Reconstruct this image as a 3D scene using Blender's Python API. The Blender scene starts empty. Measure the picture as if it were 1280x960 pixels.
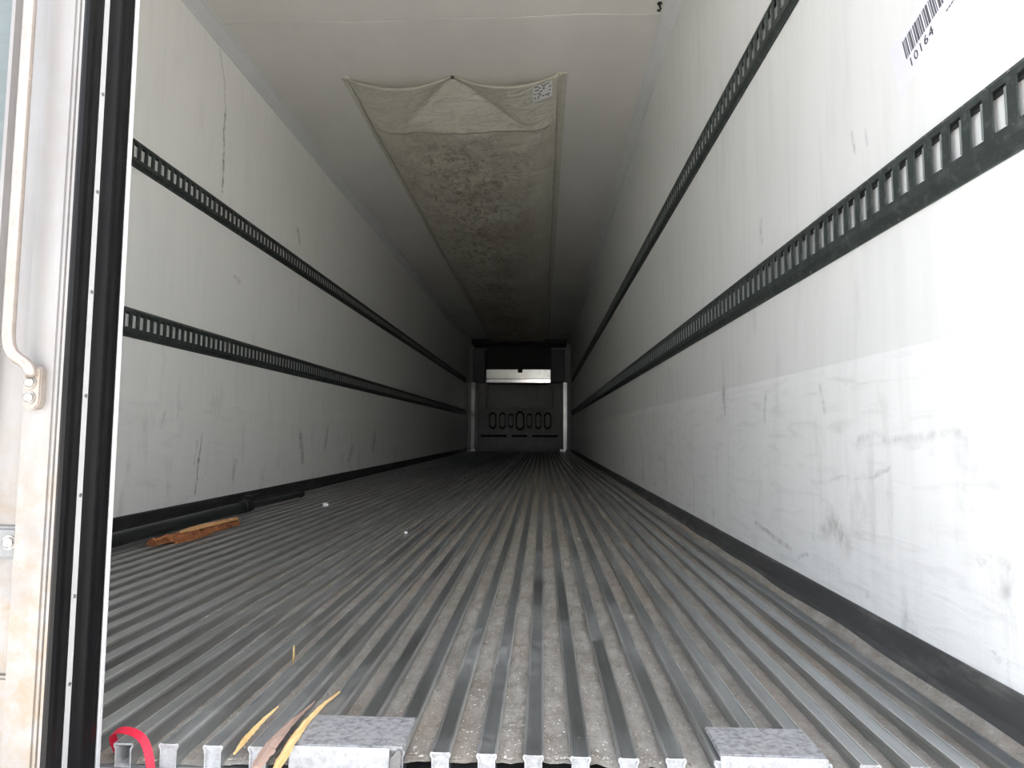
import bpy, bmesh, math, random
from mathutils import Vector, Matrix, noise
C = bpy.context.scene
COL = C.collection
rnd = random.Random(7)

# ------------------------------------------------------------------ camera
# trailer frame: X across (0 left wall .. W right wall), Y into the trailer, Z up, floor rail tops at Z=0
W, YE, YB, ZC = 2.46, 0.8965, 15.5, 2.609
cam = bpy.data.cameras.new('camera')
cam.sensor_width = 36.0
cam.lens = 801.85 / 1280 * 36.0
cam.clip_start = 0.02
co = bpy.data.objects.new('camera', cam); COL.objects.link(co)
yaw, pit, rol = -0.0481, 0.0762, 0.0059
F = Vector((math.sin(yaw)*math.cos(pit), math.cos(yaw)*math.cos(pit), math.sin(pit)))
R = Vector((math.cos(yaw), -math.sin(yaw), 0)); U = R.cross(F)
R2 = math.cos(rol)*R + math.sin(rol)*U; U2 = -math.sin(rol)*R + math.cos(rol)*U
M = Matrix.Identity(4)
for i in range(3):
    M[i][0], M[i][1], M[i][2] = R2[i], U2[i], -F[i]
M.translation = Vector((1.784, 0, 0.43))
co.matrix_world = M
C.camera = co

# ------------------------------------------------------------------ sky and exposure
w = bpy.data.worlds.new('sky'); C.world = w; w.use_nodes = True
bg = w.node_tree.nodes['Background']
sky = w.node_tree.nodes.new('ShaderNodeTexSky'); sky.sky_type = 'NISHITA'
sky.sun_disc = False; sky.sun_elevation = math.radians(52); sky.sun_rotation = math.radians(50)
sky.dust_density = 6.0; sky.air_density = 1.0; sky.ozone_density = 1.0
hs = w.node_tree.nodes.new('ShaderNodeHueSaturation'); hs.inputs['Saturation'].default_value = .35
w.node_tree.links.new(sky.outputs[0], hs.inputs['Color']); w.node_tree.links.new(hs.outputs[0], bg.inputs[0])
bg.inputs[1].default_value = .75
sun = bpy.data.lights.new('sun', 'SUN'); sun.energy = 14.0; sun.angle = math.radians(1.5); sun.color = (1.0, .93, .84)
so = bpy.data.objects.new('sun', sun); COL.objects.link(so)
so.rotation_euler = Vector((-.45, -.38, -.80)).to_track_quat('-Z', 'Y').to_euler()   # stands ahead of the trailer, so no sunbeam enters it
C.cycles.max_bounces = 24; C.cycles.diffuse_bounces = 12; C.cycles.glossy_bounces = 8
C.view_settings.view_transform = 'Standard'
C.view_settings.look = 'None'
C.view_settings.exposure = 0.75
C.view_settings.gamma = 1.0
C.view_settings.use_curve_mapping = False

# ------------------------------------------------------------------ material helpers
class NT:
    def __init__(s, name):
        s.m = bpy.data.materials.new(name); s.m.use_nodes = True
        s.t = s.m.node_tree; s.b = s.t.nodes['Principled BSDF']
        s._pos = None
    def n(s, typ, **kw):
        o = s.t.nodes.new(typ)
        for k, v in kw.items(): setattr(o, k, v)
        return o
    def link(s, a, b): s.t.links.new(a, b)
    def put(s, sock, v):
        if hasattr(v, 'node'): s.link(v, sock)
        elif v is not None:
            if isinstance(v, (tuple, list)) and len(v) == 3 and sock.type == 'RGBA': v = (*v, 1)
            sock.default_value = v
    def math(s, op, a, b=None, clamp=False):
        o = s.n('ShaderNodeMath', operation=op, use_clamp=clamp)
        s.put(o.inputs[0], a)
        if b is not None: s.put(o.inputs[1], b)
        return o.outputs[0]
    def vec(s, op, a, b=None):
        o = s.n('ShaderNodeVectorMath', operation=op)
        s.put(o.inputs[0], a)
        if b is not None: s.put(o.inputs[1], b)
        return o.outputs['Value'] if op in ('DOT_PRODUCT', 'LENGTH', 'DISTANCE') else o.outputs['Vector']
    def pos(s):
        if s._pos is None: s._pos = s.n('ShaderNodeNewGeometry').outputs['Position']
        return s._pos
    def xyz(s):
        return s.n_sep(s.pos())
    def n_sep(s, v):
        o = s.n('ShaderNodeSeparateXYZ'); s.link(v, o.inputs[0]); return o.outputs
    def noise(s, scale=(1, 1, 1), sc=5.0, detail=4, rough=0.55, lac=2.0, off=(0, 0, 0), dist=0.0):
        mp = s.n('ShaderNodeMapping'); mp.inputs['Scale'].default_value = scale; mp.inputs['Location'].default_value = off
        s.link(s.pos(), mp.inputs['Vector'])
        o = s.n('ShaderNodeTexNoise'); s.link(mp.outputs[0], o.inputs['Vector'])
        o.inputs['Scale'].default_value = sc; o.inputs['Detail'].default_value = detail
        o.inputs['Roughness'].default_value = rough; o.inputs['Distortion'].default_value = dist
        return o.outputs[0]
    def ramp(s, f, lo, hi, a=0.0, b=1.0):
        o = s.n('ShaderNodeMapRange'); o.clamp = True
        s.put(o.inputs[0], f)
        o.inputs[1].default_value = lo; o.inputs[2].default_value = hi
        o.inputs[3].default_value = a; o.inputs[4].default_value = b
        return o.outputs[0]
    def mix(s, f, a, b):
        o = s.n('ShaderNodeMix', data_type='RGBA')
        s.put(o.inputs[0], f); s.put(o.inputs[6], a); s.put(o.inputs[7], b)
        return o.outputs[2]
    def stroke(s, a, b, r, soft=None):
        """0..1 mask of a capsule mark between points a and b"""
        a, b = Vector(a), Vector(b); d = b - a; L2 = max(d.length_squared, 1e-9)
        if not hasattr(s, '_wob'):
            mp = s.n('ShaderNodeTexNoise'); s.link(s.pos(), mp.inputs['Vector']); mp.inputs['Scale'].default_value = 9.0; mp.inputs['Detail'].default_value = 5
            o = s.n('ShaderNodeVectorMath', operation='SCALE'); o.inputs['Scale'].default_value = .05
            s.link(s.vec('SUBTRACT', mp.outputs['Color'], (.5, .5, .5)), o.inputs[0])
            s._wob = s.vec('ADD', s.pos(), s.vec('MULTIPLY', o.outputs[0], (0, 1, 1)))
        pa = s.vec('SUBTRACT', s._wob, tuple(a))
        h = s.math('DIVIDE', s.vec('DOT_PRODUCT', pa, tuple(d)), L2, clamp=True)
        o = s.n('ShaderNodeVectorMath', operation='SCALE'); o.inputs[0].default_value = tuple(d); s.link(h, o.inputs['Scale'])
        q = s.vec('LENGTH', s.vec('SUBTRACT', pa, o.outputs[0]))
        return s.ramp(q, 0.0, r, 1.0, 0.0)
    def bump(s, h, strength=0.2, dist=0.01):
        o = s.n('ShaderNodeBump'); o.inputs['Strength'].default_value = strength; o.inputs['Distance'].default_value = dist
        s.link(h, o.inputs['Height']); s.link(o.outputs[0], s.b.inputs['Normal'])
    def fin(s, color=None, rough=None, metal=None, spec=None):
        if color is not None: s.put(s.b.inputs['Base Color'], color)
        if rough is not None: s.put(s.b.inputs['Roughness'], rough)
        if metal is not None: s.put(s.b.inputs['Metallic'], metal)
        if spec is not None: s.put(s.b.inputs['Specular IOR Level'], spec)
        return s.m

def wall_material(name, base, marks, right):
    t = NT(name)
    c = base
    big = t.noise((1, .6, 1), 1.3, 3)
    c = t.mix(t.ramp(big, .35, .75, 0, .10), c, (base[0]*.72, base[1]*.72, base[2]*.70))
    # vertical smudges, low on the wall more
    z = t.n_sep(t.pos())[2]
    low = t.ramp(z, .1, 1.1, 1, .25)
    v = t.noise((1, 3.2, .9), 3.0, 5, .65, off=(0, 3.1, 1.7))
    c = t.mix(t.math('MULTIPLY', t.ramp(v, .56, .78, 0, .42), low), c, (.22, .215, .20))
    v2 = t.noise((1, 9, .8), 2.0, 4, .6, off=(4, 1.3, .7), dist=.4)
    c = t.mix(t.ramp(v2, .48, .85, 0, .20 if right else .12), c, (base[0]*.55, base[1]*.55, base[2]*.53))
    # fine streaks: lengthwise in the scuffed lower panel
    hs = t.noise((1, 1.0, 7), 4.5, 5, .62, off=(2, 0, 5), dist=.7)
    lowp = t.ramp(z, .58, .60, 1, 0)
    c = t.mix(t.math('MULTIPLY', t.ramp(hs, .52, .8, 0, .30 if right else .16), lowp), c, (.36, .355, .34))
    bl = t.noise((1, 2.5, 4), 5.0, 5, .7, off=(9, 2, 3))
    c = t.mix(t.math('MULTIPLY', t.ramp(bl, .64, .76, 0, .5), t.ramp(z, .06, .5, 1, 0)), c, (.2, .19, .17))
    for a, b, r, k, col in marks:
        c = t.mix(t.math('MULTIPLY', t.stroke(a, b, r), t.ramp(t.noise((1, 22, 16), 2.0, 5, .72), .36, .62, k*.08, k*1.25)), c, col)
    t.fin(c, t.ramp(big, .3, .7, .38, .55), 0.0, .35)
    wav = t.noise((1, 1.2, 1.2), 1.6, 2)
    if right: wav = t.math('ADD', wav, t.math('MULTIPLY', t.math('MULTIPLY', hs, .25), lowp))
    t.bump(wav, .25, .03)
    return t.m

DK = (.07, .07, .065)
Rm = []
def rm(a, b, r, k, col=DK): Rm.append(((W, a[0], a[1]), (W, b[0], b[1]), r, k, col))
rm((1.391, 1.091), (1.38, 1.041), .008, .35); rm((1.333, 1.071), (1.335, 1.038), .006, .35)
rm((1.985, 1.082), (1.975, 1.028), .018, .35); rm((2.425, .602), (2.41, .512), .02, .6)
rm((1.553, .232), (1.477, .189), .04, .35, (.25, .21, .16)); rm((1.6, .2), (1.5, .215), .03, .3)
rm((.974, .252), (.983, .205), .022, .3); rm((.987, .414), (.963, .433), .006, .45)
rm((1.407, .423), (1.267, .418), .012, .28); rm((1.267, .418), (1.076, .438), .012, .24)
rm((1.547, .325), (1.346, .352), .006, .45); rm((1.346, .352), (1.293, .369), .008, .6); rm((1.293, .369), (1.167, .383), .004, .45)
rm((1.973, .539), (1.978, .474), .014, .4); rm((1.579, .537), (1.565, .484), .014, .28)
rm((2.1, .15), (1.8, .12), .012, .5); rm((1.75, .11), (1.68, .125), .008, .6)
Lm = []
def lm(pts, r, k, col=DK):
    for a, b in zip(pts, pts[1:]): Lm.append(((0, a[0], a[1]), (0, b[0], b[1]), r, k, col))
lm([(3.3, 2.534), (3.353, 2.428), (3.397, 2.219)], .012, .4)
lm([(3.397, 2.219), (3.393, 1.939), (3.398, 1.758)], .014, .7)
lm([(4.488, 1.89), (4.525, 1.818)], .03, .5); lm([(3.564, 1.324), (3.643, 1.31)], .02, .3)
lm([(3.289, .405), (3.268, .281), (3.243, .11)], .011, .75); lm([(3.244, .384), (3.231, .262)], .007, .6)
lm([(3.36, .37), (3.34, .2)], .006, .4)
lm([(4.657, .399), (4.719, .22)], .05, .55); lm([(5.869, .173), (5.96, .281)], .06, .45)
lm([(2.945, .519), (2.919, .443)], .015, .3); lm([(3.64, .151), (3.669, .264)], .022, .4); lm([(6.7, .264), (6.754, .389)], .07, .5)
lm([(5.2, .3), (5.25, .45)], .05, .35)
M_WALL_L = wall_material('aged_wall_panel_left', (.90, .902, .875), Lm, False)
M_WALL_R = wall_material('aged_wall_panel_right', (.785, .795, .785), Rm, True)
M_SCUFF_R = wall_material('scuffed_lining_right', (.86, .87, .865), Rm, True)

def simple(name, col, rough=.5, metal=0.0, var=.15, sc=8.0, scale=(1, 1, 1), spec=.5, bump=0.0, dirt=None, dk=.5):
    t = NT(name)
    f = t.noise(scale, sc, 5, .6)
    c = t.mix(t.ramp(f, .3, .75, 0, 1), col, tuple(x*(1-var) for x in col))
    if dirt:
        g = t.noise(scale, sc*2.3, 6, .7, off=(3, 7, 1))
        c = t.mix(t.ramp(g, .52, .72, 0, dk), c, dirt)
    t.fin(c, t.ramp(f, .3, .7, max(0, rough-.06), rough+.08), metal, spec)
    if bump: t.bump(f, bump, .004)
    return t.m

M_CEIL = simple('ceiling_panel', (.78, .765, .73), .5, 0, .14, 1.5, (1, .5, 1), .3)
M_COVE = simple('cove_trim_plastic', (.72, .73, .735), .45, 0, .1, 3)
M_RAIL = simple('dark_green_galvanised_steel', (.055, .068, .064), 0.5, .35, .4, 22, (1, 1, 1), .5, dirt=(.17, .19, .18), dk=.6)
M_SLOTEDGE = simple('bare_worn_steel_edge', (.30, .33, .32), .4, .4, .3, 60)
M_SKIRT = simple('black_skirting', (.030, .030, .031), .55, 0, .3, 6, (1, .5, 2), .4, dirt=(.12, .115, .105), dk=.45)
M_SKIRT_R = simple('worn_grey_skirting', (.075, .075, .076), .55, 0, .35, 6, (1, .5, 2), .4, dirt=(.20, .19, .175), dk=.55)
M_RUBBER = simple('black_rubber_gasket', (.0045, .0045, .005), .38, 0, .3, 9, (1, 1, .3), .22)
M_STRIP = simple('white_plastic_strip', (.42, .42, .42), .4, 0, .06, 12, dirt=(.5, .5, .48), dk=.3)
M_BRIGHT = simple('polished_edge_strip', (.55, .55, .55), .3, .0, .04, 12)
M_RODSTEEL = simple('rod_steel', (.36, .315, .28), .32, .5, .2, 20, dirt=(.2, .15, .11), dk=.35)
M_BOLT = simple('bolt_steel', (.42, .40, .38), .28, .9, .25, 60, dirt=(.3, .25, .2), dk=.4)
M_POLE = simple('pole_dark_steel', (.035, .042, .042), .38, .3, .3, 10, (1, .4, 1), .5, dirt=(.09, .1, .1), dk=.4)
M_BLACK = simple('black_plastic_and_shade', (.012, .012, .012), .5, 0, .2, 20)
M_BULK = simple('bulkhead_plastic', (.60, .60, .585), .5, .0, .2, 3, dirt=(.2, .2, .19), dk=.4)
M_DARKBOX = simple('evaporator_dark_cover', (.05, .05, .05), .6, 0, .2, 3)
M_ALU = simple('bright_aluminium', (.85, .85, .83), .165, 1.0, .1, 3, (1, 1, 1))
M_RED = simple('red_webbing', (.62, .012, .045), .5, 0, .2, 60, bump=.2)
M_PAPER = simple('white_paper', (.88, .88, .87), .8, 0, .08, 60)
M_GREYPL = simple('grey_zinc_plate', (.20, .205, .21), .4, .2, .2, 30, dirt=(.1, .09, .08), dk=.4)
M_SKIN = simple('door_skin_teal_grey', (.115, .138, .138), .5, 0, .15, 6, (1, 1, 12))
M_GROUND = simple('concrete_yard', (.42, .415, .40), .9, 0, .25, .6)
M_DARKSLOT = simple('recess_black', (.01, .01, .01), .8, 0, .1, 5)

def metal_floor(name, dirtk, hi, lo):
    t = NT(name)
    f = t.noise((1, .08, 1), 60, 4, .6)
    f2 = t.noise((1, .5, 1), 5, 5, .65)
    c = t.mix(t.ramp(f, .3, .7), hi, lo)
    d = t.math('MULTIPLY', t.ramp(f2, .40, .85, 0, 1), dirtk)
    g = t.noise((1, .6, 1), 45, 5, .7)
    d = t.math('MULTIPLY', d, t.ramp(g, .35, .6, .2, .9))
    c = t.mix(d, c, (.24, .23, .21))
    t.fin(c, t.math('ADD', t.ramp(f2, .3, .7, .285, .36), t.math('MULTIPLY', d, .3)), t.math('SUBTRACT', .96, t.math('MULTIPLY', d, .7)))
    t.bump(f, .10, .002)
    return t.m
M_FRAIL = metal_floor('floor_rail_aluminium', .8, (.57, .60, .61), (.42, .44, .45))
M_FEDGE = metal_floor('rail_edge_worn_aluminium', .5, (.86, .87, .87), (.7, .7, .7))
M_FBASE = metal_floor('floor_channel_aluminium', 1.0, (.42, .425, .425), (.30, .305, .305))
def worn_alu(name, a=(.78, .78, .78), b=(.30, .30, .30), metal=.6, rough=.45):
    t = NT(name)
    f = t.noise((1.2, 1.5, 1.5), 80, 7, .8); g = t.noise((1, 1, 1), 30, 4, .6)
    c = t.mix(t.ramp(f, .45, .66), a, b)
    c = t.mix(t.ramp(g, .5, .75, 0, .5), c, (.45, .43, .40))
    t.fin(c, t.ramp(f, .3, .7, rough-.1, rough+.15), metal)
    t.bump(f, .4, .002)
    return t.m
M_PLATE = worn_alu('battered_threshold_aluminium', (.42, .42, .43), (.12, .12, .12), .3)
M_RAILEND = worn_alu('cut_rail_end_aluminium', (.57, .57, .57), (.36, .35, .33), .2, .45)
def steel_face():
    t = NT('stainless_door_frame')
    f = t.noise((1, 1, .25), 9, 5, .65); g = t.noise((1, 1, 1), 32, 5, .7, off=(2, 1, 4))
    z = t.n_sep(t.pos())[2]
    c = t.mix(t.ramp(f, .3, .7), (.30, .295, .29), (.22, .21, .205))
    st = t.math('MULTIPLY', t.ramp(g, .38, .66, 0, .85), t.ramp(z, .30, .46, 1, .16))
    c = t.mix(st, c, (.25, .195, .14))  # brown low on the frame: stains and a painted-in warm reflection
    f3 = t.noise((1, 1, 1), 7, 3, .6, off=(5, 5, 5))
    c = t.mix(t.math('MULTIPLY', t.ramp(f3, .5, .7, 0, .5), t.ramp(z, .3, .5, 1, 0)), c, (.16, .155, .16))
    t.fin(c, t.ramp(f, .3, .7, .30, .45), .3, .3)
    t.bump(g, .12, .002)
    return t.m
M_STEEL = steel_face()
def grit_material():
    t = NT('dirt_and_grit')
    f = t.noise((1, .5, 1), 30, 6, .75); g = t.noise((1, 1, 1), 190, 4, .8); b = t.noise((1, .3, 1), 4, 4, .6, off=(3, 3, 3))
    c = t.mix(t.ramp(f, .35, .65), (.375, .352, .315), (.225, .20, .168))
    c = t.mix(t.ramp(b, .5, .7, 0, .6), c, (.31, .245, .19))
    c = t.mix(t.ramp(g, .58, .74, 0, .8), c, (.66, .62, .55))
    c = t.mix(t.ramp(g, .40, .30, 0, .7), c, (.07, .065, .055))
    t.fin(c, .9, 0, .2); t.bump(g, .8, .004)
    return t.m
M_GRIT = grit_material()
def chip_material(name, a, b):
    t = NT(name); f = t.noise((1, 1, 1), 90, 3)
    t.fin(t.mix(t.ramp(f, .4, .6), a, b), .85, 0, .2); return t.m
M_CHIP = chip_material('small_stone_chips', (.60, .57, .50), (.22, .19, .16))
def wood(name, a, b, c3):
    t = NT(name)
    f = t.noise((26, 2.2, 26), 3.5, 5, .65, dist=.6); g = t.noise((1, .4, 1), 26, 4, .6)
    c = t.mix(t.ramp(f, .35, .62), a, b); c = t.mix(t.ramp(g, .56, .70, 0, .8), c, c3)
    t.fin(c, .75, 0, .25); t.bump(f, .5, .003); return t.m
M_BARK = wood('reddish_splintered_wood', (.40, .165, .065), (.24, .08, .032), (.07, .025, .015))
M_PALEWOOD = wood('pale_splinter_wood', (.78, .56, .27), (.64, .41, .17), (.30, .17, .07))
M_PINKWOOD = wood('weathered_pinkish_wood', (.44, .31, .25), (.35, .24, .19), (.2, .13, .1))
def cloth():
    t = NT('stained_duct_fabric')
    x, y, z = t.n_sep(t.pos())
    f = t.noise((1, 1, 1), 5, 5, .6)
    c = t.mix(t.ramp(f, .3, .7), (.66, .645, .56), (.58, .56, .475))
    # grime: strongest in a patch down the middle, 0.7 - 4 m behind the mouth
    mid = t.math('MULTIPLY', t.ramp(y, 4.15, 4.7), t.ramp(t.math('ABSOLUTE', t.math('SUBTRACT', x, 1.12)), .12, .62, 1, .12))
    s1 = t.noise((3.0, 1.4, 1), 5.5, 7, .72, off=(1, 2, 0), dist=.8)
    c = t.mix(t.math('MULTIPLY', t.ramp(s1, .47, .66, 0, .8), mid), c, (.19, .14, .095))
    s2 = t.noise((1, .6, 1), 1.7, 4, .6, off=(8, 1, 0))
    c = t.mix(t.math('MULTIPLY', t.ramp(s2, .42, .62, 0, .55), mid), c, (.30, .245, .175))
    t.fin(c, .85, 0, .15)
    wr = t.noise((1, 1.6, 1), 5.5, 5, .62, dist=1.3)
    t.bump(wr, .6, .035); return t.m
M_CLOTH = cloth()
M_HEM = simple('hem_cloth', (.60, .585, .50), .8, 0, .12, 12)
M_SEAM = simple('seam_cloth', (.44, .42, .35), .85, 0, .2, 12)
M_STICK = simple('white_vinyl_sticker', (.80, .80, .90), .4, 0, .05, 20)
M_INK = simple('black_ink', (.03, .03, .035), .6, 0, .1, 20)
M_INKGREY = simple('grey_ink', (.10, .10, .11), .6, 0, .2, 60)

# ------------------------------------------------------------------ mesh helpers
def box(bm, x0, x1, y0, y1, z0, z1, bev=0.0, seg=1):
    vs = [bm.verts.new((x, y, z)) for x in (x0, x1) for y in (y0, y1) for z in (z0, z1)]
    fs = [(0, 1, 3, 2), (4, 6, 7, 5), (0, 4, 5, 1), (2, 3, 7, 6), (0, 2, 6, 4), (1, 5, 7, 3)]
    faces = [bm.faces.new([vs[i] for i in f]) for f in fs]
    if bev:
        es = list({e for f in faces for e in f.edges})
        bmesh.ops.bevel(bm, geom=es, offset=bev, segments=seg, affect='EDGES')
    return faces
def prism(bm, pts, axis, a, b):
    """closed 2D profile swept from a to b along axis ('y' or 'z'; profile in the other two, in order)"""
    def P(p, t):
        return (p[0], t, p[1]) if axis == 'y' else (p[0], p[1], t) if axis == 'z' else (t, p[0], p[1])
    A = [bm.verts.new(P(p, a)) for p in pts]; B = [bm.verts.new(P(p, b)) for p in pts]
    n = len(pts)
    for i in range(n): bm.faces.new((A[i], A[(i+1) % n], B[(i+1) % n], B[i]))
    bm.faces.new(A[::-1]); bm.faces.new(B)
def tube(bm, pts, r, n=14, cap=True):
    pts = [Vector(p) for p in pts]; rs = r if isinstance(r, (list, tuple)) else [r]*len(pts)
    ring = []; up = Vector((0, 0, 1))
    for i, p in enumerate(pts):
        d = (pts[min(i+1, len(pts)-1)] - pts[max(i-1, 0)]).normalized()
        if i == 0:
            a = d.orthogonal().normalized()
        else:
            a = (a - d*a.dot(d)).normalized()
        b = d.cross(a)
        ring.append([bm.verts.new(p + rs[i]*(math.cos(2*math.pi*k/n)*a + math.sin(2*math.pi*k/n)*b)) for k in range(n)])
    for A, B in zip(ring, ring[1:]):
        for k in range(n): bm.faces.new((A[k], A[(k+1) % n], B[(k+1) % n], B[k]))
    if cap: bm.faces.new(ring[0][::-1]); bm.faces.new(ring[-1])
def disc(bm, c, d, r, h, n=16, dome=0.0):
    c, d = Vector(c), Vector(d).normalized()
    pts = [c, c+d*h*.75, c+d*h] if dome else [c, c+d*h]
    tube(bm, pts, [r, r, r*dome] if dome else r, n)
def obj(name, bm, mat, parent=None, smooth=False, **props):
    bmesh.ops.recalc_face_normals(bm, faces=bm.faces)
    me = bpy.data.meshes.new(name); bm.to_mesh(me); bm.free()
    return mobj(name, me, mat, parent, smooth, **props)
def mobj(name, me, mat, parent=None, smooth=False, **props):
    if mat and not me.materials: me.materials.append(mat)
    if smooth:
        for p in me.polygons: p.use_smooth = True
    o = bpy.data.objects.new(name, me); COL.objects.link(o)
    if parent: o.parent = parent
    for k, v in props.items(): o[k] = v
    return o
def thing(name, label, cat, group=None):
    o = bpy.data.objects.new(name, None); COL.objects.link(o); o.empty_display_size = .05
    o['label'] = label; o['category'] = cat
    if group: o['group'] = group
    return o
def nb(): return bmesh.new()
def smooth_by_angle(o, ang=35):
    me = o.data
    for p in me.polygons: p.use_smooth = True
    b = bmesh.new(); b.from_mesh(me)
    for e in b.edges:
        if len(e.link_faces) == 2 and e.calc_face_angle(0) > math.radians(ang): e.smooth = False
    b.to_mesh(me); b.free()

# ------------------------------------------------------------------ setting: the trailer shell
b = nb(); box(b, -60, 60, -60, 60, -1.35, -1.25); obj('ground', b, M_GROUND, kind='structure', label='grey concrete yard the trailer stands on')
T = .07
b = nb(); box(b, -T, 0, .875, YB+T, -.12, ZC+T)
wl = obj('wall_left', b, M_WALL_L, kind='structure', label='long aged off-white left trailer wall behind the closed door')
b = nb(); box(b, W, W+T, .80, YB+T, -.12, ZC+T)
wr = obj('wall_right', b, M_WALL_R, kind='structure', label='long scuffed white right trailer wall with barcode sticker')
# lower scuff panels, slightly proud of the walls
b = nb(); prism(b, [(0, .06), (.003, .06), (.003, .560), (0.0002, .594), (0, .594)], 'y', .90, 14.9)
obj('scuff_panel', b, M_WALL_L, wl, label='lower lining panel of the left wall')
b = nb(); prism(b, [(W, .06), (W-.004, .06), (W-.004, .560), (W-.0004, .5935), (W, .594)], 'y', .85, 14.9)
obj('scuff_panel', b, M_SCUFF_R, wr, label='lower scuffed lining panel of the right wall')
b = nb(); box(b, -T, W+T, YB, YB+T, -.12, ZC+T)
obj('wall_front', b, M_BULK, kind='structure', label='far front wall at the dark end of the trailer')
# ceiling: two lining sheets with a shallow joint between them
b = nb(); box(b, -T, W+T, .80, YB+T, ZC+.012, ZC+T+.02)
ce = obj('ceiling', b, M_CEIL, kind='structure', label='grey-white trailer ceiling with a fabric air duct')
def sheet(y0, y1):
    b = nb(); n = 24
    lo = [b.verts.new((W*i/n, y0 + (.008*math.sin(i*.9) + .01*math.exp(-((i-7)/2)**2) if y0 > 2 else 0), ZC)) for i in range(n+1)]
    hi = [b.verts.new((W*i/n, y1 + (.008*math.sin(i*.9) + .01*math.exp(-((i-7)/2)**2) - .009 if y1 < 10 else 0), ZC)) for i in range(n+1)]
    lo2 = [b.verts.new(v.co + Vector((0, 0, .013))) for v in lo]; hi2 = [b.verts.new(v.co + Vector((0, 0, .013))) for v in hi]
    for i in range(n):
        b.faces.new((lo[i], lo[i+1], hi[i+1], hi[i])); b.faces.new((lo2[i], lo2[i+1], lo[i+1], lo[i])); b.faces.new((hi2[i], hi2[i+1], hi[i+1], hi[i]))
    obj('ceiling_panel', b, M_CEIL, ce)
sheet(.80, 3.21); sheet(3.21, YB)
for s, nm in ((0, 'trim_1'), (1, 'trim_2')):
    b = nb(); pr = []
    pts = [(0, ZC-.062), (.007, ZC-.062), (.014, ZC-.048), (.05, ZC-.012), (.062, ZC-.006), (.062, ZC), (0, ZC)]
    if s: pts = [(W-x, z) for x, z in pts]
    prism(b, pts, 'y', .82, YB)
    obj(nm, b, M_COVE, kind='structure', label='grey cove moulding along the %s edge of the ceiling' % ('right' if s else 'left'))
for s, nm in ((0, 'baseboard_left'), (1, 'baseboard_right')):
    b = nb()
    pts = [(0, .069), (.008, .069), (.011, .062), (.012, .02), (.022, .004), (.022, -.04), (0, -.04)]
    if s: pts = [(W-x, z) for x, z in pts]
    prism(b, pts, 'y', YE, 15.1)
    obj(nm, b, M_SKIRT_R if s else M_SKIRT, kind='structure', label='dark kick strip along the foot of the %s wall' % ('right' if s else 'left'))
# rear frame: header and right post
b = nb(); box(b, -T, W+T, .66, .80, 2.62, 2.80); obj('trim_3', b, M_STEEL, kind='structure', label='steel header above the rear doors')
b = nb(); box(b, W+.02, W+.12, .66, .80, -.20, 2.62); obj('trim_4', b, M_STEEL, kind='structure', label='steel post on the right of the rear opening')
b = nb(); box(b, -.12, 0.02, .66, .77, -.20, 2.62); obj('trim_5', b, M_STEEL, kind='structure', label='steel post left of the closed rear door')
b = nb(); box(b, -T, W+T, .70, YE+.03, -.17, -.036, .004); obj('trim_6', b, worn_alu('sill_aluminium', (.5, .5, .5), (.35, .35, .34), .2), kind='structure', label='pale metal sill below the cut ends of the floor rails')

# ------------------------------------------------------------------ floor with its rails
b = nb(); box(b, -T, W+T, YE+.004, YB+T, -.16, -.032)
fl = obj('floor', b, M_FBASE, kind='structure', label='long ribbed aluminium trailer floor with dirt in its grooves')
PITCH, X0 = .063, 1.773
RX = [X0 + PITCH*k for k in range(-27, 11)]
def rail_mesh(hollow):
    b = nb(); y0, y1 = 0.0, 15.2 - YE
    hw = .0140; c = .0018
    prof = [(-hw, -.0055), (-hw, -c), (-hw+c, 0), (-.0100, 0), (-.0094, -.0006), (.0094, -.0006), (.0100, 0), (hw-c, 0), (hw, -c), (hw, -.0055), (.0118, -.009), (.0118, -.033), (-.0118, -.033), (-.0118, -.009)]
    rings = []
    ys = [y0, .05, .25, 1.0, 3.0, 7.0, y1]
    for y in ys: rings.append([b.verts.new((p[0], y, p[1])) for p in prof])
    n = len(prof)
    for A, B in zip(rings, rings[1:]):
        for i in range(n):
            q = b.faces.new((A[i], A[(i+1) % n], B[(i+1) % n], B[i])); q.material_index = 3 if i in (1, 2, 6, 7, 8) else 0
    b.faces.new(rings[-1])
    f = b.faces.new(rings[0][::-1]); f.material_index = 1
    b.normal_update()
    r = bmesh.ops.inset_region(b, faces=[f], thickness=.0028)
    f.material_index = 1
    d = .05 if hollow else .0025
    e = bmesh.ops.extrude_face_region(b, geom=[f])
    vs = [v for v in e['geom'] if isinstance(v, bmesh.types.BMVert)]
    for v in vs: v.co.y += d
    fs = [q for q in e['geom'] if isinstance(q, bmesh.types.BMFace)]
    bmesh.ops.delete(b, geom=[f], context='FACES')
    for q in fs: q.material_index = 2 if hollow else 1
    for q in r['faces']: q.material_index = 1
    bmesh.ops.recalc_face_normals(b, faces=b.faces)
    me = bpy.data.meshes.new('floor_rail'); b.to_mesh(me); b.free()
    for m in (M_FRAIL, M_RAILEND, M_DARKSLOT, M_FEDGE): me.materials.append(m)
    return me
RM, RH = rail_mesh(False), rail_mesh(True)
for i, x in enumerate(RX):
    o = mobj('floor_rail', RH if abs(x-1.206) < .01 else RM, None, fl)
    o.location = (x + rnd.uniform(-.0006, .0006), YE + rnd.uniform(-.0015, .0015), rnd.uniform(-.0006, .0003))
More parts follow.
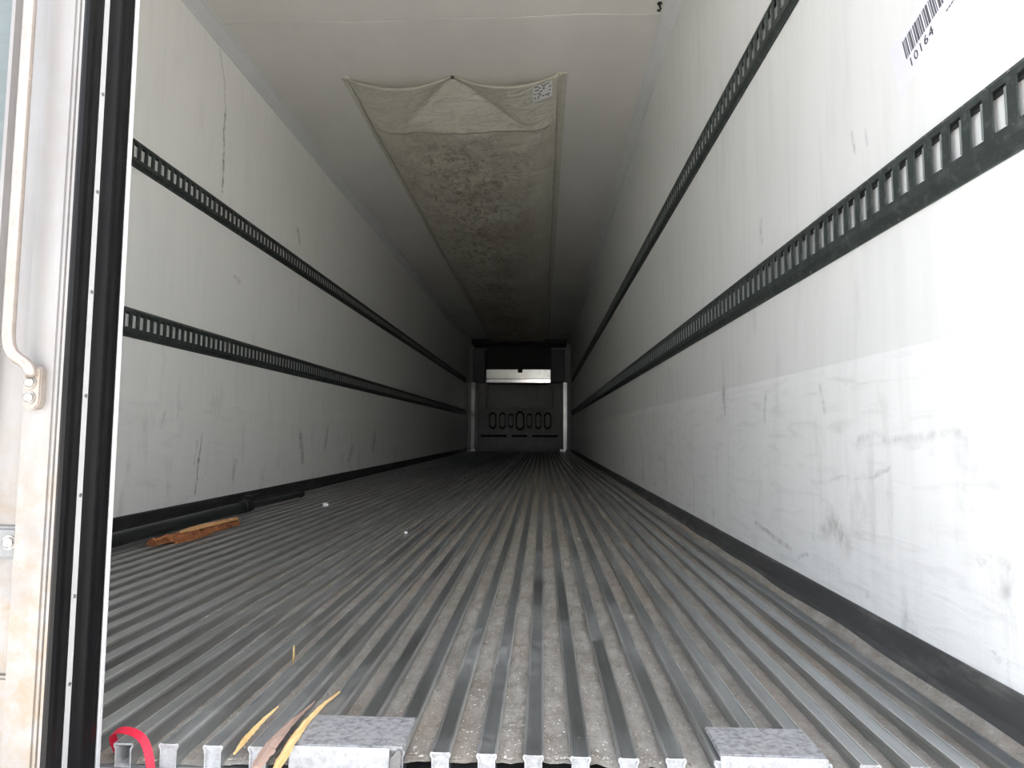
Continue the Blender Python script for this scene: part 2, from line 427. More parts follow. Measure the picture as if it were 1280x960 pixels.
# dirt lying in the grooves: a height field, deepest in the middle of the doorway
b = nb()
def dirt_top(x, y):
    m = math.exp(-((x-1.78)/.30)**2) * (1.0 if y < 3.5 else max(.35, 1-(y-3.5)/6))
    r = max(0, min(1, (x-2.0)/.15))*.55
    base = -.029 + .020*max(m, r, .62*max(0, min(1, (y-1.15)/.5))*max(.15, min(1, 1-(y-3)/4))) + .004*noise.noise(Vector((x*9, y*2.2, 0)))
    return max(-.0315, min(-.0035, base + .0035*noise.noise(Vector((x*60, y*26, 3)))*(.4+m)))
for xa, xb in zip(RX, RX[1:]):
    x0, x1 = xa+.0115, xb-.0115
    ys = []; y = YE+.006
    while y < 15.1:
        ys.append(y); y += .012 if y < 1.6 else .03 if y < 3 else .25
    ys.append(15.15); rows = []
    for y in ys: rows.append([b.verts.new((x0+(x1-x0)*k/4, y, dirt_top(x0+(x1-x0)*k/4, y) - (.004 if y == ys[0] else 0))) for k in range(5)])
    for A, B in zip(rows, rows[1:]):
        for k in range(4): b.faces.new((A[k], A[k+1], B[k+1], B[k]))
obj('groove_dirt', b, M_GRIT, fl, kind='stuff', label='brownish dirt packed in the grooves of the floor')
# dirt bank by the right wall
b = nb()
rows = []; ys = [YE+.01+.02*i for i in range(110)] + [3.3+.3*i for i in range(40)]
for y in ys:
    k = .6+.5*noise.noise(Vector((3, y*3, 1)))
    rows.append([b.verts.new((x, y, z)) for x, z in ((RX[-1]+.0125, -.012), (RX[-1]+.02, -.006+.004*k), (W-.024, .002+.005*k), (W-.0125, .010+.006*k), (W-.008, .004))])
for A, B in zip(rows, rows[1:]):
    for k in range(4): b.faces.new((A[k], A[k+1], B[k+1], B[k]))
obj('wall_foot_dirt', b, M_GRIT, fl, smooth=True, kind='stuff', label='dirt drifted along the foot of the right wall')
# loose chips of stone
b = nb()
def chip(x, y, z, s):
    vs = []
    for d in ((1, 0, 0), (-1, 0, 0), (0, 1, 0), (0, -1, 0), (0, 0, 1), (0, 0, -1)):
        vs.append(b.verts.new((x+d[0]*s*rnd.uniform(.6, 1.3), y+d[1]*s*rnd.uniform(.6, 1.4), z+d[2]*s*rnd.uniform(.4, .9))))
    for f in ((0, 2, 4), (2, 1, 4), (1, 3, 4), (3, 0, 4), (2, 0, 5), (1, 2, 5), (3, 1, 5), (0, 3, 5)): b.faces.new([vs[i] for i in f])
for i in range(4200):
    g = rnd.randrange(len(RX)-1)
    if rnd.random() < .75: g = min(len(RX)-2, max(0, int(rnd.gauss(26.3, 4.0))))
    x = rnd.uniform(RX[g]+.0145, RX[g+1]-.0145)
    y = YE + .01 + rnd.random()**2.2*3.2
    chip(x, y, dirt_top(x, y)+.0006, rnd.choice((.0008, .001, .0013, .0016, .0022)))
for i in range(420):
    x = rnd.uniform(.3, 2.4); y = YE+.05+rnd.random()**1.5*4.5
    g = round((x-X0)/PITCH); 
    if abs(x-(X0+g*PITCH)) < .0125: chip(x, y, .0006, rnd.choice((.0006, .0008, .0012)))
obj('stone_chips', b, M_CHIP, fl, kind='stuff', label='pale grit and stone chips scattered in the grooves')

# ------------------------------------------------------------------ threshold plates bolted over the rail ends
def threshold(x0, x1, y0, y1, label, notch):
    t = thing('threshold_plate', label, 'metal plate', 'worn plates on the floor edge')
    b = nb(); box(b, x0, x1, y0-.004, y1, .0004, .0062, .0016, 2); obj('top_plate', b, M_PLATE, t)
    b = nb(); box(b, x0, x1-notch, y0-.007, y0-.0045, -.0352, .005, .0008); obj('front_plate', b, M_RAILEND, t, label='pale front face of the plate')
    if notch:
        b = nb(); prism(b, [(x1-notch, -.035), (x1-.002, -.035), (x1-.002, .002), (x1-.006, .005), (x1-notch+.002, -.006)], 'y', y0-.010, y0-.005)
        obj('corner_tab', b, M_BOLT, t, label='bent dark corner')
    return t
threshold(1.441, 1.597, YE, .985, 'battered grey metal plate on the floor edge, left one beside the pale wood splinter', .018)
threshold(2.020, 2.160, YE+.006, .981, 'scratched grey metal plate on the floor edge, right one nearer the barcode wall', 0)

# ------------------------------------------------------------------ slotted lashing rails
def lashing_rail(side, zt, zb, y0, label):
    t = thing('lashing_rail', label, 'rail', 'slotted lashing rails along the walls')
    h = zt-zb
    s = 1 if side == 'l' else -1
    X = lambda d: d if side == 'l' else W-d
    off = .0045 if zt < .62 else 0.0
    zs_t, zs_b = zb+h*.815, zb+h*.315        # slot top and bottom
    zw_t, zw_b = zb+h*.90, zb+h*.165         # web top and bottom
    D, TH, P, SW = .0135, .003, .050, .0295
    n = int((14.75-y0)/P); y1 = y0+n*P
    b = nb()
    def quad(*p): b.faces.new([b.verts.new(v) for v in p])
    def strip(pts, ya, yb):
        for (d0, z0), (d1, z1) in zip(pts, pts[1:]): quad((X(d0), ya, z0), (X(d1), ya, z1), (X(d1), yb, z1), (X(d0), yb, z0))
    # upper and lower web bands run unbroken; bars between the slots
    for d in (D, D-TH):
        strip([(d, zs_t), (d, zw_t)], y0, y1); strip([(d, zw_b), (d, zs_b)], y0, y1)
    for i in range(n+1):
        ya = y0+i*P; a = ya-(P-SW)/2; c = ya+(P-SW)/2
        a = max(a, y0); c = min(c, y1)
        quad((X(D), a, zs_b), (X(D), c, zs_b), (X(D), c, zs_t), (X(D), a, zs_t))
        quad((X(D-TH), a, zs_b), (X(D-TH), c, zs_b), (X(D-TH), c, zs_t), (X(D-TH), a, zs_t))
        if a > y0: quad((X(D), a, zs_b), (X(D), a, zs_t), (X(D-TH), a, zs_t), (X(D-TH), a, zs_b))
        if c < y1:
            quad((X(D), c, zs_b), (X(D), c, zs_t), (X(D-TH), c, zs_t), (X(D-TH), c, zs_b))
            e = c+SW
            for z in (zs_b, zs_t): quad((X(D), c, z), (X(D), e, z), (X(D-TH), e, z), (X(D-TH), c, z))
    bmesh.ops.remove_doubles(b, verts=b.verts, dist=.0002)
    obj('slotted_web', b, M_RAIL, t)
    for nm, pr in (('upper_flange', [(D-.0005, zw_t), (D-.004, zw_t+h*.03), (.004, zt-h*.035), (.003, zt-.001), (0.0005, zt), (.0005, zt-h*.05), (.0015, zt-h*.06), (D-.008, zw_t+h*.01), (D-.0035, zw_t)]),
                   ('lower_flange', [(D-.0005, zw_b), (D-.004, zw_b-h*.025), (.004, zb+h*.075), (.004, zb+.001), (.0005, zb), (.0005, zb+h*.07), (D-.008, zw_b-h*.005), (D-.0035, zw_b)])):
        b = nb(); prism(b, [(X(d), z) for d, z in pr], 'y', y0, y1); obj(nm, b, M_RAIL, t)
    b = nb(); box(b, min(X(.0008), X(.009)), max(X(.0008), X(.009)), y0, y1, zs_t-.006, zs_t+.012); obj('slot_shade_strip', b, M_BLACK, t)  # black strip that paints in the shade behind the slot tops
    b = nb(); i = 0
    while y0+i*P < min(y1, 8):
        c = y0+i*P+(P-SW)/2
        if c > y0: box(b, min(X(D-.001), X(D+.0004)), max(X(D-.001), X(D+.0004)), c-.0012, c+.0032, zs_b+.002, zs_t-.006)
        i += 1
    ob = obj('worn_slot_edges', b, M_SLOTEDGE, t, kind='stuff', label='bare worn edges of the slots')
    b = nb(); y = y0+.06
    while y < min(y1, 9):
        disc(b, (X(.008), y, zt-h*.065), (s*.8, 0, .5), .0024, .0014, 8, .5)
        if int(y*20) % 8 == 0: disc(b, (X(.0038), y, zb+h*.035), (s, 0, 0), .003, .0015, 8, .5)
        y += .05
    obj('rivets', b, M_BOLT, t, kind='stuff', label='small rivets holding the flanges')
    return t
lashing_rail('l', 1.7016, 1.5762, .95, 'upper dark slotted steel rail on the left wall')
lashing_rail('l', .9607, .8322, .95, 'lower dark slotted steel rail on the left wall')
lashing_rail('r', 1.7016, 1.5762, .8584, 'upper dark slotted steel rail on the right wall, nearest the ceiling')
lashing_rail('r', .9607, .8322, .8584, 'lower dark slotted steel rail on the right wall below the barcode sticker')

# ------------------------------------------------------------------ left rear door, closed
EX = 1.188
b = nb(); box(b, .0, 1.083, .787, .868, -.02, 2.60); dr = obj('door_1', b, M_SKIN, kind='structure', label='closed left rear door leaf seen edge on')
Z0, Z1 = -.035, 2.60
b = nb()
pr = [(1.082, .868), (1.082, .776), (1.0835, .7735), (1.0885, .7735), (1.0895, .784), (1.130, .784), (1.1325, .7745), (1.1700, .7735), (1.1708, .7755), (1.1735, .7755), (1.1742, .773), (1.1768, .773), (1.1775, .7755), (1.1795, .7755), (1.1802, .7725), (1.1850, .7725), (1.1875, .776), (1.1875, .868)]
prism(b, pr, 'z', Z0, Z1); obj('frame_profile', b, M_STEEL, dr, label='bright stainless edge profile')
b = nb()
prism(b, [(EX-.004, .772), (EX, .7700), (EX+.0035, .7715), (EX+.005, .777), (EX+.004, .785), (EX+.0055, .791), (EX+.003, .799), (EX-.002, .799)], 'z', Z0, Z1)
obj('gasket', b, M_RUBBER, dr, smooth=False, label='narrow outer black lip seal')
b = nb(); box(b, EX-.003, EX+.0022, .800, .8105, Z0, Z1, .0006); st = obj('retainer_strip', b, M_STRIP, dr, label='white strip between the two black seals')
b = nb()
arc = [(EX-.002, .811)] + [(EX+.001+.008*math.sin(math.pi*k/12)**.7, .811+.050*k/12) for k in range(13)] + [(EX-.002, .861)]
arc = [arc[0]] + [(x + (.0012*math.cos(k*1.7)), y) for k, (x, y) in enumerate(arc[1:-1])] + [arc[-1]]
prism(b, arc, 'z', Z0, Z1); gk = obj('gasket', b, M_RUBBER, dr, label='wide black bulb seal'); smooth_by_angle(gk, 50)
b = nb(); prism(b, [(EX-.003, .862), (EX+.003, .862), (EX+.004, .8635), (EX+.004, .869), (EX+.002, .8715), (EX-.003, .8715)], 'z', Z0, Z1)
obj('edge_strip', b, M_BRIGHT, dr, label='thin white inner edge strip')
for z in (-.005, .112, .22, .347, .475, .612, .747, .882, 1.02):
    b = nb(); disc(b, (EX+.0022, .8053, z), (1, 0, 0), .0024, .0014, 10, .6); obj('rivet', b, M_BOLT, st)
b = nb(); box(b, .012, EX-.004, .8685, .874, .0, 2.60); obj('inner_lining', b, M_WALL_L, dr, label='white inner face of the door leaf')
# grab handle: bent rod and its bolted foot
b = nb(); tube(b, [(1.127, .752, 1.62), (1.127, .752, 1.2), (1.127, .752, .8), (1.127, .752, .56), (1.1272, .752, .545), (1.1285, .753, .533), (1.132, .7545, .524), (1.137, .757, .518), (1.1425, .7595, .514), (1.147, .7615, .509), (1.1495, .763, .503), (1.150, .765, .497)], .0071, 16)
hd = obj('grab_handle', b, M_RODSTEEL, dr, smooth=True, label='bent steel grab rod with bolted foot')
b = nb(); prof = []
for k in range(9):
    a = math.pi + math.pi*k/8; prof.append((1.1500+.0115*math.cos(a), .4665+.0115*math.sin(a)))
prof += [(1.1615, .5055), (1.159, .509), (1.141, .509), (1.1385, .5055)]
pts = [(x, z) for x, z in prof]
A = [b.verts.new((x, .7645, z)) for x, z in pts]; B = [b.verts.new((x, .7735, z)) for x, z in pts]
for i in range(len(pts)): j = (i+1) % len(pts); b.faces.new((A[i], A[j], B[j], B[i]))
b.faces.new(A); b.faces.new(B[::-1])
bmesh.ops.bevel(b, geom=[e for e in b.edges if abs(e.verts[0].co.y-.7645) < 1e-5 and abs(e.verts[1].co.y-.7645) < 1e-5], offset=.0015, segments=2, affect='EDGES')
obj('foot_plate', b, M_RODSTEEL, hd)
for z in (.489, .470):
    b = nb(); disc(b, (1.1485, .7645, z), (0, -1, 0), .0062, .0045, 14, .72); disc(b, (1.1485, .7645, z), (0, -1, 0), .0082, .0014, 16)
    obj('bolt', b, M_BOLT, hd)
b = nb(); box(b, 1.085, 1.1345, .7765, .7835, .270, .3105, .004, 2); pl = obj('hinge_plate', b, M_GREYPL, dr, label='grey rounded plate with one bolt')
b = nb(); disc(b, (1.1245, .7765, .291), (0, -1, 0), .0068, .005, 14, .7); disc(b, (1.1245, .7765, .291), (0, -1, 0), .009, .0012, 16); obj('bolt', b, M_BOLT, pl)
b = nb(); box(b, 1.085, 1.1358, .7775, .7838, .060, .130, .004, 2); l2 = obj('latch_plate', b, M_STEEL, dr, label='dark-edged plate low on the door')
b = nb(); box(b, 1.1352, 1.1375, .7770, .7840, .058, .132, .0008); obj('rubber_edge', b, M_BLACK, l2)

# ------------------------------------------------------------------ barcode sticker on the right wall
sk = thing('barcode_sticker', 'white sticker with a black barcode and number high on the right wall', 'sticker')
ang = math.radians(16)
def sp(u, v, d=0.0):   # sticker frame: u to the reader's right (-Y), v up
    return Vector((W-.0006-d, 1.179-(u*math.cos(ang)-v*math.sin(ang)), 1.128+u*math.sin(ang)+v*math.cos(ang)))
def squad(bm, u0, u1, v0, v1, d0, d1):
    P = [sp(u, v, d) for d in (d0, d1) for u, v in ((u0, v0), (u1, v0), (u1, v1), (u0, v1))]
    vs = [bm.verts.new(p) for p in P]
    for f in ((4, 5, 6, 7), (3, 2, 1, 0), (0, 1, 5, 4), (1, 2, 6, 5), (2, 3, 7, 6), (3, 0, 4, 7)): bm.faces.new([vs[i] for i in f])
b = nb(); squad(b, -.040, .185, -.052, .060, -.0005, 0); obj('backing', b, M_STICK, sk)
b = nb(); u = 0.0; k = 0
pat = [2, 1, 1, 1, 2, 2, 1, 1, 3, 1, 1, 2, 2, 1, 3, 1, 1, 1, 2, 1, 2, 2, 1, 1, 2, 1, 3, 2, 1, 1, 2, 1, 2, 1, 1, 2, 3, 1, 2]
un = .118/sum(pat)
for i, q in enumerate(pat):
    if i % 2 == 0: squad(b, u, u+q*un, 0.0, .042, 0, .0003)
    u += q*un
obj('barcode_bars', b, M_INKGREY, sk, kind='stuff')
def text(s, size, mat, u, v, space=1.0):
    cu = bpy.data.curves.new('text', 'FONT'); cu.body = s; cu.size = size; cu.extrude = .0002; cu.space_character = space; cu.resolution_u = 2
    o = bpy.data.objects.new('text', cu); COL.objects.link(o)
    bpy.context.view_layer.update()
    me = bpy.data.meshes.new_from_object(o.evaluated_get(bpy.context.evaluated_depsgraph_get()))
    bpy.data.objects.remove(o)
    for vtx in me.vertices: vtx.co = sp(u+vtx.co.x, v+vtx.co.y, .0003+vtx.co.z)
    me.materials.clear(); return mobj('printed_number', me, mat, sk)
text('10164', .027, M_INK, .004, -.026, 1.18)
b = nb()
u = .118
while u < .165: squad(b, u, u+.0052, -.0225, -.0195, 0, .0003); u += .0068
obj('printed_line', b, M_INKGREY, sk)

# ------------------------------------------------------------------ fabric air duct under the ceiling
DX0, DX1, DY0, DY1 = .572, 1.880, 3.74, 14.55
du = thing('air_duct', 'long sagging stained beige fabric air duct under the ceiling', 'air duct')
b = nb()
def sm(t): t = max(0, min(1, t)); return t*t*(3-2*t)
def duct_z(u, y):
    t = y-DY0; T0 = .56; tt = min(1, t/T0); r = abs(u-.5); rb = .345*tt
    front = max(0, 1-t/T0)
    if r <= rb:
        s = .082*tt*(1-.10*front*math.cos(math.pi*r/max(rb, 1e-4)))
    else:
        h = (r-rb)/(.5-rb); s = .082*tt*(1-h**(1+2*tt)) + 4*h*(1-h)*.080*front
    s -= .012*front*math.exp(-((r-rb)/.03)**2)*min(1, t/.1)
    bl = sm(t/T0)
    edge = min(1, 6*min(u, 1-u))
    wr = noise.noise(Vector((u*5, y*1.6, 2.0)))*.016 + noise.noise(Vector((u*11, y*4.2, 5.0)))*.009 + noise.noise(Vector((u*22+y*2, y*9, 9.0)))*.004
    cross = .010*abs(math.sin((y+.35*(u-.5)**2*4)*3.3+noise.noise(Vector((u*3, y, 0)))*1.5))**3
    return min(ZC-.0065, ZC-.004 - s - edge*bl*(wr+cross))
NU = 72; ys = [DY0+.022*i for i in range(70)]
y = ys[-1]
while y < DY1: y += .06; ys.append(min(y, DY1))
rows = [[b.verts.new((DX0+(DX1-DX0)*k/NU, y, duct_z(k/NU, y))) for k in range(NU+1)] for y in ys]
for A, B in zip(rows, rows[1:]):
    for k in range(NU): b.faces.new((A[k], A[k+1], B[k+1], B[k]))
cl = obj('duct_cloth', b, M_CLOTH, du, smooth=True)
m_ = cl.modifiers.new('thickness', 'SOLIDIFY'); m_.thickness = .0025
# rolled hem along the sagging mouth, seam band, side battens
b = nb(); tube(b, [(DX0+(DX1-DX0)*k/NU, DY0-.002, duct_z(k/NU, DY0)) for k in range(NU+1)], .0028, 8); obj('hem', b, M_SEAM, du, smooth=True)
b = nb(); ysm = DY0+.545
r0 = [b.verts.new((DX0+(DX1-DX0)*k/NU, ysm, duct_z(k/NU, ysm)-.0045)) for k in range(3, NU-2)]
r1 = [b.verts.new((DX0+(DX1-DX0)*k/NU, ysm+.012, duct_z(k/NU, ysm+.012)-.0045)) for k in range(3, NU-2)]
for k in range(len(r0)-1): b.faces.new((r0[k], r0[k+1], r1[k+1], r1[k]))
sb = obj('cross_seam', b, M_SEAM, du, smooth=True); m_ = sb.modifiers.new('thickness', 'SOLIDIFY'); m_.thickness = .002
for x0, x1 in ((DX0-.03, DX0+.02), (DX1-.02, DX1+.045)):
    b = nb(); box(b, x0, x1, DY0-.01, DY1, ZC-.010, ZC-.0015, .002)
    box(b, (x0+x1)/2-.006, (x0+x1)/2+.006, DY0, DY1, ZC-.015, ZC-.009, .002)
    obj('side_batten', b, M_HEM, du)
b = nb(); box(b, 1.90, 1.912, 11.0, 12.8, ZC-.03, ZC-.012, .002); obj('metal_clip_bar', b, M_ALU, du, label='short bright metal bar far along the duct')
b = nb(); disc(b, (1.228, DY0, ZC-.013), (0, -.2, -1), .014, .006, 12, .7); obj('fixing_screw', b, M_BOLT, du)
# small printed label stitched near the mouth
b = nb(); lu = (.875, .968)
rows = [[b.verts.new((DX0+(DX1-DX0)*u, y, duct_z(u, y)-.006)) for u in [lu[0]+(lu[1]-lu[0])*k/6 for k in range(7)]] for y in (DY0+.03, DY0+.09, DY0+.15, DY0+.21)]
for A, B in zip(rows, rows[1:]):
    for k in range(6): b.faces.new((A[k], A[k+1], B[k+1], B[k]))
lb = obj('care_label', b, M_PAPER, du, smooth=True, label='small white printed label')
b = nb()
r2 = random.Random(3)
for i in range(34):
    u = r2.uniform(lu[0]+.004, lu[1]-.014); y = DY0+.04+r2.randrange(8)*.02
    q = [(u, y), (u+r2.uniform(.004, .012), y), (0, 0), (0, 0)]; q[2] = (q[1][0], y+.011); q[3] = (u, y+.011)
    b.faces.new([b.verts.new((DX0+(DX1-DX0)*a, c, duct_z(a, c)-.0075)) for a, c in q])
obj('label_print', b, M_INK, lb, kind='stuff')
# little hook in the ceiling by the right wall
hk = thing('ceiling_hook', 'small dark hook hanging from the ceiling near the right wall', 'hook')
b = nb(); tube(b, [(2.372, 3.13, ZC), (2.372, 3.13, ZC-.015), (2.377, 3.13, ZC-.03), (2.370, 3.13, ZC-.042), (2.360, 3.13, ZC-.036)], .0055, 8); obj('hook_wire', b, M_BLACK, hk, smooth=True)
b = nb(); disc(b, (2.372, 3.13, ZC), (0, 0, -1), .013, .004, 12); obj('hook_base', b, M_BLACK, hk)

# ------------------------------------------------------------------ far end: bulkhead, evaporator, corner posts
bk = thing('bulkhead', 'grey moulded bulkhead panel across the far end of the floor', 'panel')
YK = 15.2
b = nb(); box(b, .27, 2.20, YK, YK+.06, .03, 1.60, .02, 2); obj('back_plate', b, M_BULK, bk)
b = nb()   # bulged upper shield
pts = []
NX, NZ = 28, 14
grid = []
for j in range(NZ+1):
    z = .99+.60*j/NZ
    row = []
    for i in range(NX+1):
        e = 2*i/NX-1; hw = .80 - .10*max(0, (j/NZ-.75)*4)**2*(.5)
        row.append(b.verts.new((1.235+hw*e, YK-.01-.11*(1-abs(e)**5)*math.sin(math.pi*(.12+.88*j/NZ))**.6, z)))
    grid.append(row)
for A, B in zip(grid, grid[1:]):
    for i in range(NX): b.faces.new((A[i], A[i+1], B[i+1], B[i]))
sh = obj('upper_shield', b, M_BULK, bk, smooth=True); m_ = sh.modifiers.new('thickness', 'SOLIDIFY'); m_.thickness = .01
def loop(cx, cz, w, h, cut, r=.018):
    hw, hh = w/2, h/2
    p = [(cx-hw+cut, cz+hh), (cx+hw-cut, cz+hh), (cx+hw, cz+hh-cut*1.3), (cx+hw, cz-hh+cut*1.3), (cx+hw-cut, cz-hh), (cx-hw+cut, cz-hh), (cx-hw, cz-hh+cut*1.3), (cx-hw, cz+hh-cut*1.3)]
    b = nb(); prism(b, p, 'y', YK-.012, YK+.01); obj('loop_recess', b, M_DARKSLOT, bk)
    b = nb(); prism(b, [(cx+(x-cx)*.62, cz+(z-cz)*.74) for x, z in p], 'y', YK-.035, YK+.01); obj('raised_pad', b, M_BULK, bk)
    b = nb(); tube(b, [(x, YK-.014, z) for x, z in p+[p[0], p[1]]], .016, 8); obj('raised_loop', b, M_BULK, bk)
for cx, w, h in ((.60, .20, .42), (.83, .17, .42), (1.03, .15, .36), (1.25, .23, .48), (1.47, .15, .36), (1.68, .17, .42), (1.90, .20, .42)):
    loop(cx, .72, w, h, w*.28)
for x0, x1 in ((.32, .93), (1.05, 1.42), (1.54, 2.14)):
    b = nb(); box(b, x0, x1, YK-.010, YK+.01, .335, .385, .004); obj('air_slot', b, M_DARKSLOT, bk)
for x0, x1 in ((.30, .82), (.86, 1.20), (1.27, 1.62), (1.66, 2.16)):
    b = nb(); box(b, x0, x1, YK-.03, YK+.01, .08, .30, .012, 2); obj('foot_panel', b, M_BULK, bk)
b = nb(); box(b, .28, 2.19, YK-.022, YK+.01, .42, .45, .006); obj('ledge', b, M_BULK, bk)
ev = thing('evaporator_unit', 'dark cooling unit with a bright metal strip under the ceiling at the far end', 'cooling unit')
b = nb(); prism(b, [(YK-.020, 1.715), (YK-.030, 1.935), (YK+.02, 1.935), (YK+.02, 1.715)], 'x', .44, 1.964); obj('upper_strip', b, M_ALU, ev, label='bright bare metal strip')
b = nb(); prism(b, [(YK-.035, 1.625), (YK-.0405, 1.70), (YK+.02, 1.70), (YK+.02, 1.625)], 'x', .44, 1.964); obj('lower_strip', b, M_ALU, ev, label='bright bare metal strip')
b = nb(); box(b, .42, 1.985, YK+.05, YB-.01, 1.62, 2.55, .02); obj('housing', b, M_DARKBOX, ev)
b = nb(); box(b, .12, 2.34, 14.75, YB-.01, 2.50, ZC-.002, .01); obj('top_cover', b, M_DARKBOX, ev)
for x0, x1 in ((.13, .42), (1.99, 2.30)):
    b = nb(); box(b, x0, x1, 15.02, 15.3, 1.62, 2.40, .015); obj('side_cover', b, simple('side_cover_grey', (.16, .16, .16), .5, 0, .2, 4), ev)
b = nb(); box(b, 1.19, 1.30, YK-.06, YK-.02, 1.86, 1.97, .01); obj('sensor_box', b, M_BLACK, ev)
for nm, x0, x1, lx in (('l', .10, .185, 'left'), ('r', 2.262, 2.352, 'right')):
    p = thing('corner_post', 'bright upright corner post at the far %s end of the floor' % lx, 'post', 'corner posts beside the bulkhead')
    b = nb(); box(b, x0, x1, 15.05, 15.12, .05, 1.62, .004); obj('metal_face', b, M_ALU, p)
    xa, xb = (x1+.004, x1+.07) if nm == 'l' else (x0-.07, x0-.004)
    b = nb(); box(b, xa, xb, 15.08, 15.2, .05, 1.60, .006); obj('inner_flange', b, M_BULK, p)
    xa, xb = (.01, x0-.004) if nm == 'l' else (x1+.004, W-.01)
    b = nb(); box(b, xa, xb, 15.10, 15.2, .05, 1.60, .006); obj('outer_flange', b, M_BULK, p)
    xa, xb = (x0-.06, x0+.11) if nm == 'l' else (x0-.08, x0+.06)
    b = nb(); box(b, xa, xb, 14.98, 15.08, .002, .06, .005); obj('foot', b, M_ALU, p)

# ------------------------------------------------------------------ things lying on the floor
lp = thing('load_bar', 'dark steel telescopic load bar lying along the left wall', 'load bar')
P0, P1, P2, P3 = Vector((.235, 1.30, .030)), Vector((.195, 3.35, .030)), Vector((.187, 3.62, .030)), Vector((.265, 4.15, .024))
b = nb(); tube(b, [P0, P1], .027, 18); obj('outer_tube', b, M_POLE, lp, smooth=False); smooth_by_angle(lp.children[0])
b = nb(); tube(b, [P1-Vector((0, .03, 0)), P1+Vector((0, .01, 0)), P1+Vector((0, .012, .002)), P1+Vector((-.002, .10, .002))], [.031, .031, .036, .036], 16); obj('collar', b, M_BLACK, lp)
b = nb(); box(b, .175, .215, 3.40, 3.47, .055, .085, .006, 2); tube(b, [(.195, 3.44, .07), (.23, 3.50, .088)], .009, 10); obj('release_lever', b, M_BLACK, lp)
b = nb(); tube(b, [P1, P3+Vector((-.06, 0, 0))], .017, 14); obj('inner_tube', b, M_POLE, lp, smooth=False)
e = P3+Vector((-.06, 0, 0)); b = nb(); tube(b, [e, e+Vector((0, .03, 0))], .022, 14); obj('end_foot', b, M_BLACK, lp)

def splinter(name, pts, widths, thick, mat, label, cat, seed, lift=0.0, up=(0, 0, 1), nseg=26):
    """a torn sliver: centre line pts, widths along it, ragged edges, real thickness"""
    r = random.Random(seed); pts = [Vector(p) for p in pts]
    b = nb(); up = Vector(up).normalized(); rows = []
    for i in range(nseg+1):
        t = i/nseg; f = t*(len(pts)-1); k = min(int(f), len(pts)-2); q = pts[k].lerp(pts[k+1], f-k)
        d = (pts[k+1]-pts[k]).normalized(); side = d.cross(up).normalized()
        f2 = t*(len(widths)-1); k2 = min(int(f2), len(widths)-2); wd = widths[k2]+(widths[k2+1]-widths[k2])*(f2-k2)
        wl_, wr_ = wd/2*(1+r.uniform(-.16, .16)), wd/2*(1+r.uniform(-.16, .16))
        th = thick*(.35+.65*min(1, wd/max(widths)*1.4))
        row = [q-side*wl_, q-side*wl_*.5+up*th*r.uniform(.5, .9), q+up*th*r.uniform(.8, 1.1), q+side*wr_*.55+up*th*r.uniform(.5, .9), q+side*wr_, q-up*th*.10]
        rows.append([b.verts.new(v) for v in row])
    for A, B in zip(rows, rows[1:]):
        for k in range(6): b.faces.new((A[k], A[(k+1) % 6], B[(k+1) % 6], B[k]))
    b.faces.new(rows[0][::-1]); b.faces.new(rows[-1])
    return obj(name, b, mat, label=label, category=cat)
wd = thing('wood_board', 'reddish brown splintered piece of wood beside the dark load bar', 'wood')
o = splinter('main_piece', [(.318, 2.38, .002), (.345, 2.62, .002), (.378, 2.93, .002)], [.050, .058, .075, .085, .075, .060, .05, .040], .026, M_BARK, '', 'x', 5, nseg=34)
del o['category']; del o['label']; o.parent = wd
o = splinter('broken_edge', [(.385, 2.42, .001), (.392, 2.55, .001), (.398, 2.66, .001)], [.01, .038, .03, .006], .012, M_BARK, '', 'x', 9)
del o['category']; del o['label']; o.parent = wd
o = splinter('pale_layer', [(.338, 2.53, .025), (.352, 2.7, .027), (.374, 2.935, .026)], [.012, .050, .052, .042, .028], .012, wood('pale_torn_wood', (.66, .40, .19), (.55, .28, .12), (.3, .12, .05)), 'paler torn upper layer', 'x', 11)
del o['category']; o.parent = wd

splinter('wood_splinter', [(1.452, .80, .004), (1.444, .88, .0075), (1.441, .95, .008), (1.444, 1.02, .006), (1.452, 1.075, .003)], [.010, .0135, .012, .0075, .0045, .002], .006, M_PALEWOOD,
         'long pale wood splinter sticking over the left threshold plate', 'wood splinter', 21)
splinter('wood_sliver', [(1.416, .845, -.003), (1.413, .90, .0015), (1.414, .96, .002), (1.422, 1.04, .0012)], [.014, .021, .017, .009, .002], .004, M_PINKWOOD,
         'flat pinkish weathered wood sliver left of the long pale splinter', 'wood splinter', 22)
splinter('wood_chip', [(1.364, .893, -.010), (1.363, .93, -.006), (1.366, .97, -.002), (1.372, 1.02, .001)], [.003, .010, .009, .006, .002], .004, M_PALEWOOD,
         'short pale wood chip lying in a groove between rail ends', 'wood splinter', 23)
splinter('wood_needle', [(1.301, 1.262, -.020), (1.302, 1.260, .0), (1.303, 1.258, .017)], [.0045, .0045, .002], .003, M_PALEWOOD,
         'thin pale wood needle standing upright in a floor groove', 'wood splinter', 24, up=(0, -1, 0), nseg=8)

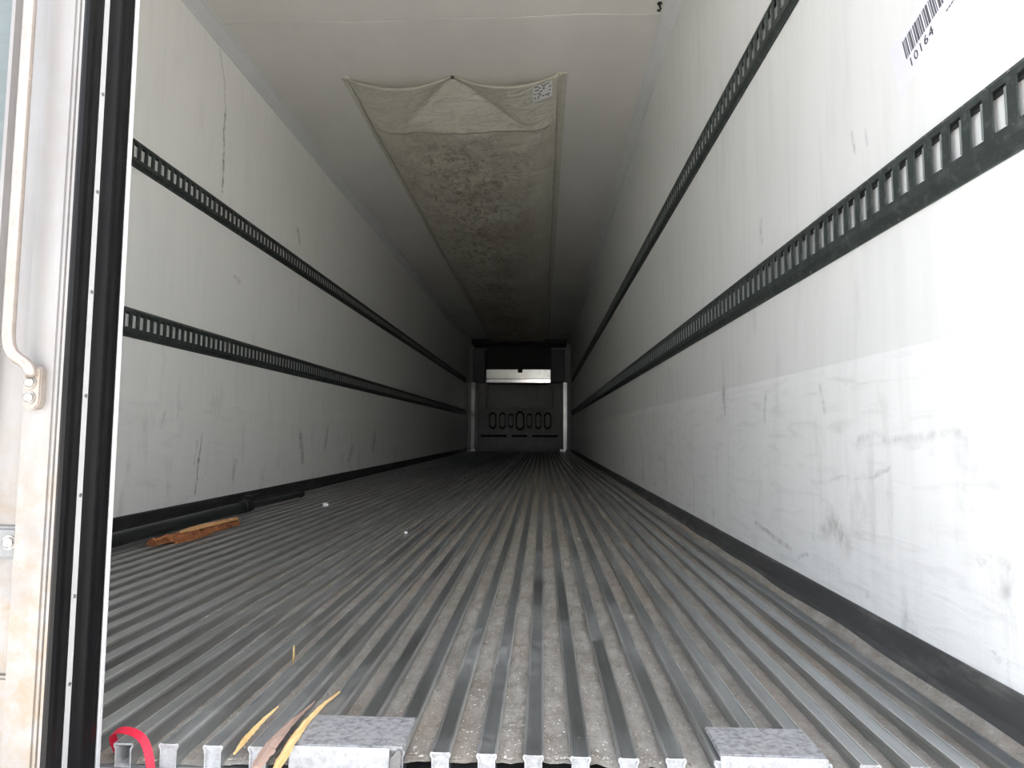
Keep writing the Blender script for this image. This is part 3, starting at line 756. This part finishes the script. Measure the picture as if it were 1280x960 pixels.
# red webbing strap draped over the leftmost visible rail end
b = nb()
path = [(1.1905, .915, -.028), (1.181, .912, -.006), (1.183, .908, .006), (1.193, .906, .0115), (1.207, .903, .0125), (1.221, .899, .011), (1.233, .895, .006), (1.243, .890, -.003), (1.251, .884, -.014), (1.257, .878, -.025), (1.262, .872, -.034)]
path = [Vector(p) for p in path]; fine = []
for i in range(len(path)-1):
    for k in range(4):
        t = k/4; p0, p1, p2, p3 = path[max(i-1, 0)], path[i], path[i+1], path[min(i+2, len(path)-1)]
        fine.append(.5*((2*p1)+(p2-p0)*t+(2*p0-5*p1+4*p2-p3)*t*t+(3*p1-p0-3*p2+p3)*t**3))
fine.append(path[-1]); rows = []
for i, p in enumerate(fine):
    d = (fine[min(i+1, len(fine)-1)]-fine[max(i-1, 0)]).normalized(); wv = Vector((.25, 1, .45)); wv = (wv-d*wv.dot(d)).normalized(); nn = d.cross(wv)
    rows.append([b.verts.new(p+wv*a*.0055+nn*c*.0007) for a, c in ((-1, -1), (1, -1), (1, 1), (-1, 1))])
for A, B in zip(rows, rows[1:]):
    for k in range(4): b.faces.new((A[k], A[(k+1) % 4], B[(k+1) % 4], B[k]))
b.faces.new(rows[0]); b.faces.new(rows[-1][::-1])
obj('red_strap', b, M_RED, smooth=False, label='red webbing strap looped over the floor edge beside the door', category='strap')

# crumpled paper scraps
def scrap(name, x, y, s, label, seed):
    b = nb(); bmesh.ops.create_icosphere(b, subdivisions=3, radius=s)
    for v in b.verts:
        n = noise.noise(v.co*(2.2/s)+Vector((seed, 0, 0))); n2 = noise.noise(v.co*(5/s)+Vector((0, seed, 0)))
        v.co *= 1+.35*n+.22*abs(n2); v.co.z *= .75
    lo = min(v.co.z for v in b.verts)
    for v in b.verts: v.co += Vector((x, y, -lo))
    return obj(name, b, M_PAPER, label=label, category='paper scrap')
scrap('paper_scrap', .549, 3.64, .017, 'larger crumpled white paper scrap on the floor rails at the left', 3.3)
scrap('paper_scrap', 1.205, 2.74, .007, 'tiny white paper scrap on the rails nearer the middle of the floor', 8.1)
